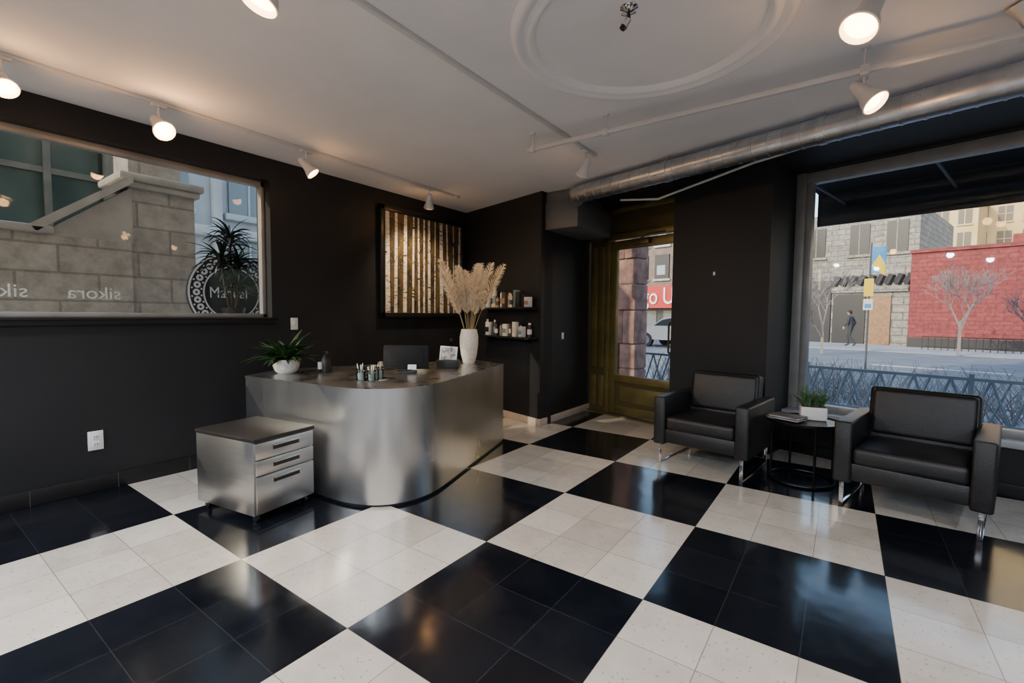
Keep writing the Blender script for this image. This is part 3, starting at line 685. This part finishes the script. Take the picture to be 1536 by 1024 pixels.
def car(loc,rot):
    b=MB('parked_car',rot,loc)
    prof=[(-2.2,.35),(-2.2,.75),(-1.9,.92),(-1.1,.98),(-.55,1.40),(.6,1.44),(1.35,1.02),(2.0,.92),(2.2,.7),(2.2,.35)]
    vs=[(x,-.86+(.14 if z>1.1 else 0),z) for x,z in prof]+[(x,.86-(.14 if z>1.1 else 0),z) for x,z in prof];k=len(prof)
    b.raw(vs,[tuple(range(k)),tuple(range(2*k-1,k-1,-1))]+[(i,(i+1)%k,k+(i+1)%k,k+i) for i in range(k)],PAINT)
    for sg in(-1,1):
        for poly in([(-1.0,1.0),(-.52,1.34),(0,1.37),(0,1.0)],[(.06,1.0),(.06,1.37),(.58,1.37),(1.15,1.02)]):
            b.raw([(x,sg*(.875-(.14 if z>1.1 else 0)),z) for x,z in poly],[(0,1,2,3)],CG)
        for x in(-1.4,1.4):
            b.cyl((x,sg*.70,.33),(x,sg*.88,.33),.33,TY,seg=24);b.cyl((x,sg*.86,.33),(x,sg*.89,.33),.2,CHROME,seg=16)
        b.box((2.12,sg*.5,.6),(2.21,sg*.8,.75),WHITE,bev=.02);b.box((-2.21,sg*.5,.65),(-2.12,sg*.82,.8),SIGN,bev=.02)
    b.raw([(-1.08,-.7,.99),(-1.08,.7,.99),(-.57,.64,1.385),(-.57,-.64,1.385)],[(0,1,2,3)],CG)
    b.raw([(1.32,-.7,1.045),(1.32,.7,1.045),(.63,.64,1.43),(.63,-.64,1.43)],[(0,1,2,3)],CG)
    b.done()
car(sn(-11.6,19.8,GZ-.02),PHI)
car(sn(-18.5,22.8,GZ-.02),PHI)
def person(loc,rot):
    J={'pel':(0,0,.95),'wst':(0,.0,1.1),'chs':(0,.03,1.32),'nk':(0,.05,1.50),'hd0':(0,.07,1.56),
       'hipL':(.09,0,.90),'knL':(.10,.16,.50),'anL':(.10,.12,.10),'toL':(.10,.30,.04),
       'hipR':(-.09,0,.90),'knR':(-.10,.0,.50),'anR':(-.10,-.28,.16),'toR':(-.10,-.16,.04),
       'shL':(.18,.03,1.44),'elL':(.25,-.10,1.18),'haL':(.24,.02,.96),'shR':(-.18,.03,1.44),'elR':(-.25,.02,1.17),'haR':(-.24,.20,1.0)}
    rad={'pel':.14,'wst':.13,'chs':.15,'nk':.06,'hd0':.055,'hipL':.10,'knL':.065,'anL':.045,'toL':.035,'hipR':.10,'knR':.065,'anR':.045,'toR':.035,'shL':.075,'elL':.05,'haL':.035,'shR':.075,'elR':.05,'haR':.035}
    E=[('pel','wst'),('wst','chs'),('chs','nk'),('nk','hd0'),('pel','hipL'),('hipL','knL'),('knL','anL'),('anL','toL'),('pel','hipR'),('hipR','knR'),('knR','anR'),('anR','toR'),('chs','shL'),('shL','elL'),('elL','haL'),('chs','shR'),('shR','elR'),('elR','haR')]
    root=bpy.data.objects.new('pedestrian',None);bpy.context.collection.objects.link(root);root.location=loc;root.rotation_euler=(0,0,rot)
    ks=list(J);bm=bmesh.new();lay=bm.verts.layers.skin.verify();V={}
    for k in ks:
        v=bm.verts.new(J[k]);v[lay].radius=(rad[k],rad[k]*.85);v[lay].use_root=(k=='pel');V[k]=v
    for a,c in E:bm.edges.new((V[a],V[c]))
    me=bpy.data.meshes.new('body');bm.to_mesh(me);bm.free()
    o=bpy.data.objects.new('body',me);bpy.context.collection.objects.link(o);o.parent=root
    o.modifiers.new('skin','SKIN')
    o.modifiers.new('sub','SUBSURF').levels=2;o.modifiers['sub'].render_levels=2
    me.materials.append(mat('grey_coat',(.03,.035,.045),.8))
    SK=mat('skin_tone',(.45,.27,.19),.6);HR=mat('dark_hair',(.02,.015,.01),.8)
    b=MB('head',parent=root)
    b.sphere((0,.08,1.66),.1,SK,sc=(.78,.92,1.15),seg=20);b.sphere((0,.06,1.69),.105,HR,sc=(.82,.92,1.1),seg=20);b.sphere((0,.175,1.65),.014,SK)
    for sx in(-1,1):b.sphere((sx*.03,.165,1.675),.009,HR,seg=8);b.sphere((sx*.08,.08,1.66),.02,SK,sc=(.4,.8,1.2),seg=8)
    b.box((-.022,.16,1.612),(.022,.172,1.618),HR)
    b.done()
    b=MB('hands',parent=root)
    for k in('haL','haR'):
        p=Vector(J[k]);b.sphere(p+Vector((0,0,-.05)),.045,SK,sc=(.45,.8,1))
        for i,l in enumerate((.06,.07,.065,.05)):
            q=p+Vector((0,-.027+.018*i,-.085));b.cyl(q,q+Vector((0,.005,-l*.55)),.009,SK,seg=8);b.cyl(q+Vector((0,.005,-l*.55)),q+Vector((0,.02,-l)),.008,SK,r1=.006,seg=8)
        b.cyl(p+Vector((0,.03,-.04)),p+Vector((0,.06,-.085)),.010,SK,r1=.007,seg=8)
    b.done()
person(sn(-7.15,27.6,GZ),PHI+math.radians(80))
b=MB('sun_block_mass');b.prism([(-4.6,-12),(14,-12),(14,1.2),sn(-4.4,5.4).to_tuple()[:2],(-4.6,5.3)],3.2,16,STG);b.done()  # unseen mass added above the room to keep sun off the street
# ---------------------------------------------------------------- exterior left
LST=brickmat('limestone_block',(.50,.46,.39),(.44,.40,.34),(.31,.285,.24),.62,.28,.012,bump=.5,noise=.3)
LSM=mat('limestone_smooth',(.52,.48,.41),.8,col2=(.42,.385,.33),nscale=5,bump=.3,bscale=20)
b=MB('limestone_entrance')
b.box((-7.1,1.78,GZ),(-6.5,2.42,2.66),LST)
b.box((-7.15,1.72,2.66),(-6.44,2.47,2.73),LSM,bev=.02);b.box((-7.2,1.68,2.73),(-6.40,2.51,2.82),LSM,bev=.03);b.box((-7.05,1.80,2.82),(-6.55,2.3,5.2),LST)
b.box((-6.9,-5,GZ),(-6.45,1.78,2.05),LST);b.box((-7.0,-5,2.05),(-6.38,1.15,2.13),LSM,bev=.02)
for xa,xb,o in((-6.88,-6.46,0),(-6.96,-6.38,.0)):
    t_=.0 if xa==-6.88 else 1
    P_=[(1.05,2.05),(1.80,2.05),(1.80,2.66)] if not t_ else [(1.02,2.06),(1.80,2.70),(1.80,2.78),(.98,2.13)]
    k=len(P_);b.raw([(xa,y,z) for y,z in P_]+[(xb,y,z) for y,z in P_],[tuple(range(k)),tuple(range(2*k-1,k-1,-1))]+[(i,(i+1)%k,k+(i+1)%k,k+i) for i in range(k)],LSM)
b.done()
TEAL=mat('teal_glass',(.035,.075,.068),.12,col2=(.09,.15,.135),nscale=1.2);TW=mat('green_grey_mullion',(.17,.18,.155),.6,col2=(.23,.23,.20),nscale=6)
b=MB('neighbour_facade')
b.box((-9.4,-8,GZ),(-9.2,2.9,6),TW)
for y in(-3,-1.6,-.25,1.05):
    b.box((-9.2,y,1.9),(-9.12,y+1.1,5.4),TEAL);b.box((-9.2,y-.22,1.6),(-8.98,y-.02,5.6),TW,bev=.03)
    b.box((-9.15,y,3.2),(-9.08,y+1.1,3.28),TW);b.box((-9.15,y+.5,1.9),(-9.06,y+.58,5.4),TW,bev=.01)
b.box((-9.2,2.2,1.6),(-8.9,2.5,5.6),TW,bev=.03);b.box((-9.2,2.5,1.6),(-9.0,2.9,5.6),TEAL)
b.box((-9.2,-8,1.6),(-8.9,2.9,1.85),TW,bev=.03)
b.done()
PALE=mat('pale_stone',(.50,.53,.55),.8,col2=(.42,.45,.47),nscale=1.5);PW=mat('pale_window',(.16,.20,.23),.2)
b=MB('pale_building');b.box((-16.5,4.0,GZ),(-16,20,12),PALE)
for y in(4.6,6.9,9.2,11.5):
    for z in(.8,4.4,8):
        b.box((-16.02,y,z),(-15.92,y+1.2,z+2.2),PW);b.cyl((-16.02,y+.6,z+2.2),(-15.92,y+.6,z+2.2),.6,PW,seg=32);b.box((-16,y-.15,z-.2),(-15.8,y+1.35,z),PALE,bev=.03)
        b.box((-15.95,y+.57,z),(-15.88,y+.63,z+2.7),PALE)
    b.box((-16,y-.5,0),(-15.75,y-.25,12),PALE,bev=.04)
b.box((-16,4,3.6),(-15.6,20,3.9),PALE,bev=.04)
b.done()
b=MB('exterior_ledge');b.box((-5.15,-1.8,1.1),(XW-.255,2.6,1.2),LSM,bev=.02);b.box((-4.9,-1.8,GZ),(XW-.255,2.6,1.1),LST);b.done()
b=MB('dracaena_plant',0,(-4.92,2.15,1.2))
b.lathe((0,0,0),[(0,0),(.07,0),(.10,.12),(.105,.14),(.09,.14),(.085,.12),(0,.12)],BLACK,24)
for k,(dx,dy,h) in enumerate([(0,-.02,.84),(-.06,.08,.60),(.0,-.10,.64),(.03,.04,.38)]):
    b.tube([(dx*.3,dy*.3,.1),(dx*.8,dy*.8,h*.6),(dx,dy,h)],.012,SOIL,seg=8)
    for j in range(46):
        b.leaf((dx,dy,h-.12*random.random()),j*2.4,random.uniform(.20,.33),.030,random.uniform(.1,1.4),random.uniform(.6,1.9),LEAFD)
b.done()
# ---------------------------------------------------------------- light
w=bpy.data.worlds.new('world');bpy.context.scene.world=w;w.use_nodes=True;nt=w.node_tree
sky=nt.nodes.new('ShaderNodeTexSky');sky.sky_type='NISHITA';sky.sun_disc=False;sky.sun_elevation=math.radians(28);sky.sun_rotation=math.radians(200);sky.air_density=1.2;sky.dust_density=1.5
bg=nt.nodes['Background'];nt.links.new(sky.outputs[0],bg.inputs[0]);bg.inputs[1].default_value=.58
sl=bpy.data.lights.new('sun','SUN');sl.energy=4.5;sl.color=(1,.84,.60);sl.angle=.01
so=bpy.data.objects.new('sun',sl);bpy.context.collection.objects.link(so)
d=sn(.25,1,0).normalized()*math.cos(math.radians(27))+Vector((0,0,-math.sin(math.radians(27))))
so.rotation_euler=Vector((0,0,-1)).rotation_difference(d).to_euler()
# ---------------------------------------------------------------- camera
f,yaw,pit,rol,H=698.28,.62033,.05672,.00862,1.292
fh=Vector((-math.sin(yaw),math.cos(yaw),0));r=Vector((math.cos(yaw),math.sin(yaw),0));u=Vector((0,0,1))
fw=fh*math.cos(pit)-u*math.sin(pit);up=fh*math.sin(pit)+u*math.cos(pit)
r2=r*math.cos(rol)+up*math.sin(rol);u2=-r*math.sin(rol)+up*math.cos(rol)
cd=bpy.data.cameras.new('camera');cd.sensor_width=36;cd.lens=f/1536*36;cd.clip_start=.05;cd.clip_end=500
cam=bpy.data.objects.new('camera',cd);bpy.context.collection.objects.link(cam)
m=Matrix((r2,u2,-fw)).transposed().to_4x4();m.translation=Vector((0,0,H));cam.matrix_world=m
bpy.context.scene.camera=cam
